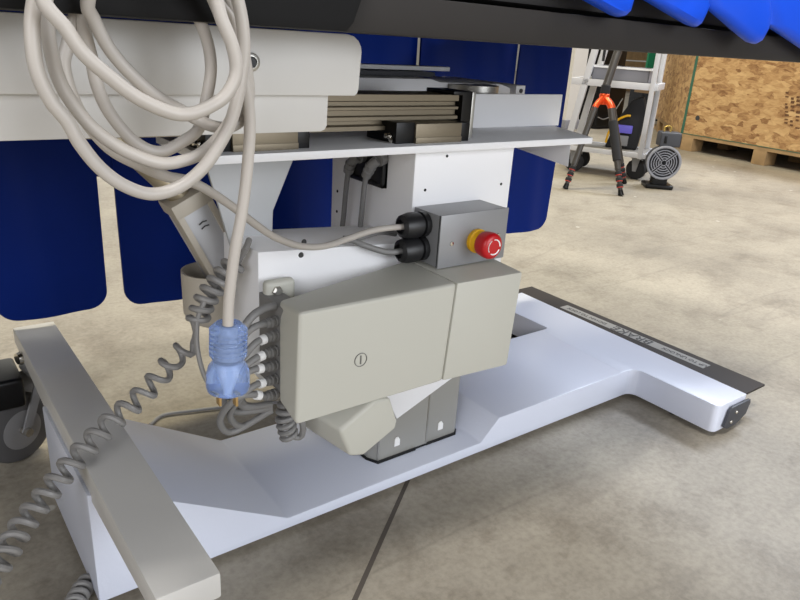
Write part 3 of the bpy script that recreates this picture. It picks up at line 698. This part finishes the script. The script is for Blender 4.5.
for a, d_ in ((.03, .06), (.42, .06), (.03, DEP - .08), (.42, DEP - .08)):
    r = .062; q = O + ca * a + cd * d_
    b = MB(); cbox(b, a - .035, a + .035, d_ - .035, d_ + .035, .132, .140)
    wx = (cd + ca * -.35).normalized(); fx_ = V((-wx.y, wx.x, 0))
    b.prism([q - fx_ * .028 - wx * .026 + V((0, 0, .134)), q + fx_ * .028 - wx * .026 + V((0, 0, .134)), q + fx_ * .012 - wx * .026 + V((0, 0, .05)), q - fx_ * .012 - wx * .026 + V((0, 0, .05))], wx * .004)
    k = b.build('caster', M['hub'], cart)
    b = MB(); b.lathe([(0, -.02), (.048, -.02), (r, -.013), (r, .013), (.048, .02), (0, .02)], q + V((0, 0, r)), wx, 28); b.build('wheel', M['foam'], k)
# things on the cart
def crate_bin(name, x0, x1, y0, y1, z0, z1, m, label, cat):
    t = thing(name, ((x0 + x1) / 2, (y0 + y1) / 2, z0), label, cat)
    b = MB(); b.box(x0, x1, y0, y1, z0, z0 + .006); b.box(x0, x1, y0, y0 + .006, z0, z1); b.box(x0, x1, y1 - .006, y1, z0, z1); b.box(x0, x0 + .006, y0, y1, z0, z1); b.box(x1 - .006, x1, y0, y1, z0, z1); b.build('body', m, t)
    b = MB(); b.box(x0 - .01, x1 + .01, y0 - .01, y0 + .002, z1 - .012, z1); b.box(x0 - .01, x1 + .01, y1 - .002, y1 + .01, z1 - .012, z1); b.box(x0 - .01, x0 + .002, y0, y1, z1 - .012, z1); b.box(x1 - .002, x1 + .01, y0, y1, z1 - .012, z1); b.build('rim', M['pale'], t)
    return t
bp_ = O + ca * .22 + cd * .17
bn = crate_bin('storage_bin', -.17, .17, -.12, .12, 0, .085, M['shadegrey'], 'pale grey open bin standing on the upper deck of the cart', 'bin')
bn.location = (bp_.x, bp_.y, .5765); bn.rotation_euler = (0, 0, math.atan2(ca.y, ca.x))
# black and violet device on the lower deck
bx = O + ca * .16 + cd * .15; zl = .1645
bx = V((bx.x, bx.y, zl))
dv = thing('tool_bag', (bx.x, bx.y, zl), 'black tool bag with violet pocket and yellow strap on the lower cart deck', 'bag')
b = MB(); b.prism([(bx.x - .10, bx.y, zl), (bx.x + .10, bx.y, zl), (bx.x + .12, bx.y, zl + .22), (bx.x + .09, bx.y, zl + .33), (bx.x + .02, bx.y, zl + .30), (bx.x - .05, bx.y, zl + .17)], (0, .16, 0), .015, 3); b.build('body', M['foam'], dv)
b = MB(); b.box(bx.x - .05, bx.x + .055, bx.y - .02, bx.y + .005, zl + .10, zl + .15, .006); b.build('pocket', M['purple'], dv)
b = MB(); b.box(bx.x - .06, bx.x + .04, bx.y - .02, bx.y + .004, zl + .02, zl + .085, .008); b.build('pocket', M['hub'], dv)
b = MB(); b.tube([(bx.x - .095, bx.y - .01, zl + .03), (bx.x - .085, bx.y - .015, zl + .10), (bx.x - .05, bx.y - .015, zl + .17), (bx.x + .0, bx.y - .015, zl + .205), (bx.x + .03, bx.y - .01, zl + .21)], .007, 8); b.build('strap', M['yellow'], dv)
dv.location = (bx.x, bx.y, zl); dv.rotation_euler = (0, 0, -1.0)
# --- black cabinet behind the pillar
q = P(588, 128, z=0)
bc_ = thing('black_cabinet', (q.x, q.y, 0), 'black cabinet with a pale top and dark screen between white pillar and cart', 'cabinet')
b = MB(); b.box(q.x - .02, q.x + .40, q.y - .10, q.y + .25, .02, .42, .02, 3); b.build('body', M['blackshine'], bc_)
b = MB(); b.box(q.x + .01, q.x + .36, q.y - .06, q.y + .2, .50, 1.1, .01, 2); b.build('screen', M['blackshine'], bc_)
b = MB(); b.box(q.x - .04, q.x + .46, q.y - .12, q.y + .27, .42, .50, .008); b.build('worktop', M['pillar'], bc_)
b = MB(); b.box(q.x, q.x + .38, q.y - .08, q.y + .23, 0, .022); b.build('plinth', M['foam'], bc_)
b = MB(); b.tube([(q.x - .01, q.y - .11, .12), (q.x + .08, q.y - .12, .10), (q.x + .2, q.y - .12, .15), (q.x + .34, q.y - .11, .30)], .006, 8); b.build('cable', M['gcable'], bc_)

# --- portable fan with round grille
g0, g1 = P(651, 187, z=0), P(675, 189, z=0)
fc = P(664, 161.5, y=(g0.y + g1.y) / 2)
rt = ROT @ V((1, 0, 0)); rt = V((rt.x, rt.y, 0)).normalized(); fd = V((rt.y, -rt.x, 0))     # fd faces the near side
rt = (rt * math.cos(.12) + fd * math.sin(.12)).normalized(); fd = V((rt.y, -rt.x, 0))
if fd.dot(CAM - fc) < 0: fd = -fd
fan = thing('portable_fan', (fc.x, fc.y, 0), 'small black portable fan with a round grey spiral grille on the floor before the crate', 'fan')
def loc(u, v, d_): return V((fc.x, fc.y, 0)) + rt * u + fd * d_ + V((0, 0, v))
R_ = .096; hc = fc.z - .008
b = MB(); b.lathe([(0, -.12), (.06, -.12), (R_ - .01, -.10), (R_, -.02), (R_, .0), (R_ - .012, .0), (R_ - .012, -.03), (0, -.03)], loc(0, hc, 0), fd, 40); b.build('housing', M['darkgrey'], fan)
b = MB()
for rr in (.016, .030, .044, .058, .072):
    for q4 in range(4):
        a0, a1 = q4 * math.pi / 2 + .90, q4 * math.pi / 2 + 2.24
        b.tube([loc(math.cos(a0 + (a1 - a0) * k / 8) * rr, hc + math.sin(a0 + (a1 - a0) * k / 8) * rr, .004) for k in range(9)], .0032, 6, smooth=False)
b.tube([loc(math.cos(k * math.pi / 20) * (R_ - .004), hc + math.sin(k * math.pi / 20) * (R_ - .004), .002) for k in range(41)], .008, 8, smooth=False)
for a in (math.pi / 4, 3 * math.pi / 4, 5 * math.pi / 4, 7 * math.pi / 4):
    for off in (-.006, .006):
        b.tube([loc(math.cos(a) * .012 - math.sin(a) * off, hc + math.sin(a) * .012 + math.cos(a) * off, .004), loc(math.cos(a) * (R_ - .006) - math.sin(a) * off, hc + math.sin(a) * (R_ - .006) + math.cos(a) * off, .004)], .0028, 6, smooth=False)
b.build('grille', M['grille'], fan)
b = MB()
for k in range(5):
    a = k * 2 * math.pi / 5; b.prism([loc(0, hc, -.02), loc(math.cos(a) * .07, hc + math.sin(a) * .07, -.014), loc(math.cos(a + .7) * .07, hc + math.sin(a + .7) * .07, -.026)], fd * .003)
b.build('fan_blades', M['foam'], fan)
zt_ = hc + R_ - .004
b = MB(); b.prism([loc(-.045, zt_, -.10), loc(.075, zt_, -.10), loc(.075, zt_, .0), loc(-.045, zt_, .0)], (0, 0, .082), .010, 3); sw = b.build('control_box', M['darkgrey'], fan)
b = MB(); b.prism([loc(-.022, zt_ + .02, .0), loc(-.006, zt_ + .02, .0), loc(-.006, zt_ + .062, .0), loc(-.022, zt_ + .062, .0)], fd * .004, .001); b.build('switch', M['blackshine'], sw)
b = MB(); b.tube([loc(-.018, zt_ + .078, -.05), loc(-.020, zt_ + .105, -.05), loc(0, zt_ + .115, -.05), loc(.018, zt_ + .105, -.05), loc(.016, zt_ + .078, -.05)], .005, 8); b.build('hook', mat('brass_hook', rgb(198, 168, 90), .35, .7), fan)
b = MB(); b.prism([loc(-.085, 0, -.11), loc(.075, 0, -.11), loc(.075, 0, .03), loc(-.085, 0, .03)], (0, 0, .026), .010, 3); b.prism([loc(-.04, .02, -.09), loc(.04, .02, -.09), loc(.04, .02, 0), loc(-.04, .02, 0)], (0, 0, hc - R_ + .012 - .02)); b.build('base', M['blackshine'], fan)

# --- OSB crate on a pallet
K0 = P(681, 133, z=.135); K1 = P(800, 153.5, z=.135); KL = P(652, 113, z=.135)
dr = (K1 - K0); dr.z = 0; dr.normalize(); dl = (KL - K0); dl.z = 0; LL = dl.length; dl.normalize()
E1 = K0 + dr * 2.6; E2 = K0 + dl * LL
bkv = V((-dr.y, dr.x, 0))
if bkv.x < 0: bkv = -bkv
crate = thing('wooden_crate', (K0.x + .9, K0.y - .9, 0), 'large chipboard shipping crate with green edging on a timber pallet', 'crate')
foot = [V((K0.x, K0.y, .137)), V((E1.x, E1.y, .137)), V((E1.x, E1.y, .137)) + bkv * 1.3, V((E2.x, E2.y, .137)) + bkv * .6, V((E2.x, E2.y, .137))]
b = MB(); b.prism(foot, (0, 0, 1.15)); b.build('panel_box', M['osb'], crate)
nrm = -bkv
b = MB(); b.prism([K0 + nrm * .004 + V((0, 0, .0)), K0 + nrm * .004 + dr * .022, K0 + dr * .022 + nrm * .0, K0 - dl * .004 + dl * .02], (0, 0, 1.15)); b.build('corner_edging', M['green'], crate)
b = MB(); b.prism([K0 + nrm * .003, E1 + nrm * .003, E1 + bkv * .01, K0 + bkv * .01], (0, 0, .005)); b.build('bottom_edging', M['green'], crate)
b = MB(); b.prism([V((p.x, p.y, .108)) for p in foot], (0, 0, .027)); pa = b.build('pallet_deck', M['pine'], crate)
u_of = lambda px, py: (P(px, py, z=0) - K0)
for s in (.02, .68, 1.10, 1.75, 2.45):
    for dep in (.0, .5, 1.0):
        o_ = K0 + dr * s + bkv * dep; o_.z = 0
        b = MB(); b.prism([o_, o_ + dr * .11, o_ + dr * .11 + bkv * .14, o_ + bkv * .14], (0, 0, .108), .002); b.build('pallet_block', M['pine'], crate)
for s in (.10, .5, .9, 1.3):
    o_ = K0 + dl * s; o_.z = 0; pv = V((dl.y, -dl.x, 0))
    b = MB(); b.prism([o_, o_ + dl * .14, o_ + dl * .14 + pv * .12, o_ + pv * .12], (0, 0, .108), .002); b.build('pallet_block', M['pine'], crate)
o_ = K0.copy(); pv = V((dl.y, -dl.x, 0))
b = MB(); b.prism([V((K0.x, K0.y, 0)) + pv * .01 + dl * .05, V((E2.x, E2.y, 0)) + pv * .01, V((E2.x, E2.y, 0)) + pv * .1, V((K0.x, K0.y, 0)) + pv * .1 + dl * .05], (0, 0, .022)); b.build('pallet_runner', M['pine'], crate)
# faded stencil strokes (illegible in the photo)
b = MB()
rnd = random.Random(3)
for rI in range(5):
    for cI in range(9):
        if rnd.random() < .22: continue
        s = .82 + rI * .045 + cI * .006; h = .42 - cI * .026 - rI * .012
        w_ = .012 + rnd.random() * .02; hh = .008 + rnd.random() * .012
        q0 = K0 + dr * s + nrm * .002; q0.z = .135 + h - .02
        b.prism([q0, q0 + dr * w_, q0 + dr * w_ + V((0, 0, hh)), q0 + V((0, 0, hh))], -nrm * .003)
b.build('stencil_marks', mat('faded_ink', rgb(104, 72, 46), .8), crate)
q0 = K0 + dr * .13 + nrm * .002; q0.z = .135 + .14
b = MB(); b.cyl(q0, q0 + bkv * .01, .02, n=14); b.build('knot_hole', M['mark'], crate)

# --- far items between cart and crate
g = P(655, 62, y=5.9)
gs = thing('green_board', (g.x, g.y, 0), 'tall green board standing behind the cart', 'board')
b = MB(); b.box(g.x - .16, g.x + .10, g.y, g.y + .03, .35, 1.6, .004); b.build('sheet', M['greenbin'], gs)
for dx in (-.16, .06):
    b = MB(); b.box(g.x + dx, g.x + dx + .04, g.y + .0, g.y + .2, 0, .35); b.build('leg', M['foam'], gs)
g = P(669, 85, y=4.9)
rk = thing('dark_rack', (g.x, g.y, 0), 'dark metal rack standing beside the crate, far behind', 'rack')
for dx in (0, .22):
    b = MB(); b.box(g.x - .08 + dx, g.x - .04 + dx, g.y, g.y + .04, 0, 1.6); b.build('post', M['foam'], rk)
for z in (.30, .55, .80, 1.1):
    b = MB(); b.box(g.x - .08, g.x + .18, g.y, g.y + .4, z, z + .03); b.build('shelf', M['brown'], rk)
for (px, py, yv, w_, h_, m_, nm, lb) in ((610, 46, 9.0, 1.4, .5, M['pine'], 'timber_stack', 'pale timber stack far behind the cart'),):
    g = P(px, py, y=yv)
    t = thing(nm, (g.x, g.y, 0), lb, 'timber')
    for k in range(4):
        b = MB(); b.box(g.x - w_, g.x + w_, g.y, g.y + .3, k * .2, k * .2 + .17, .004); b.build('plank', m_, t)
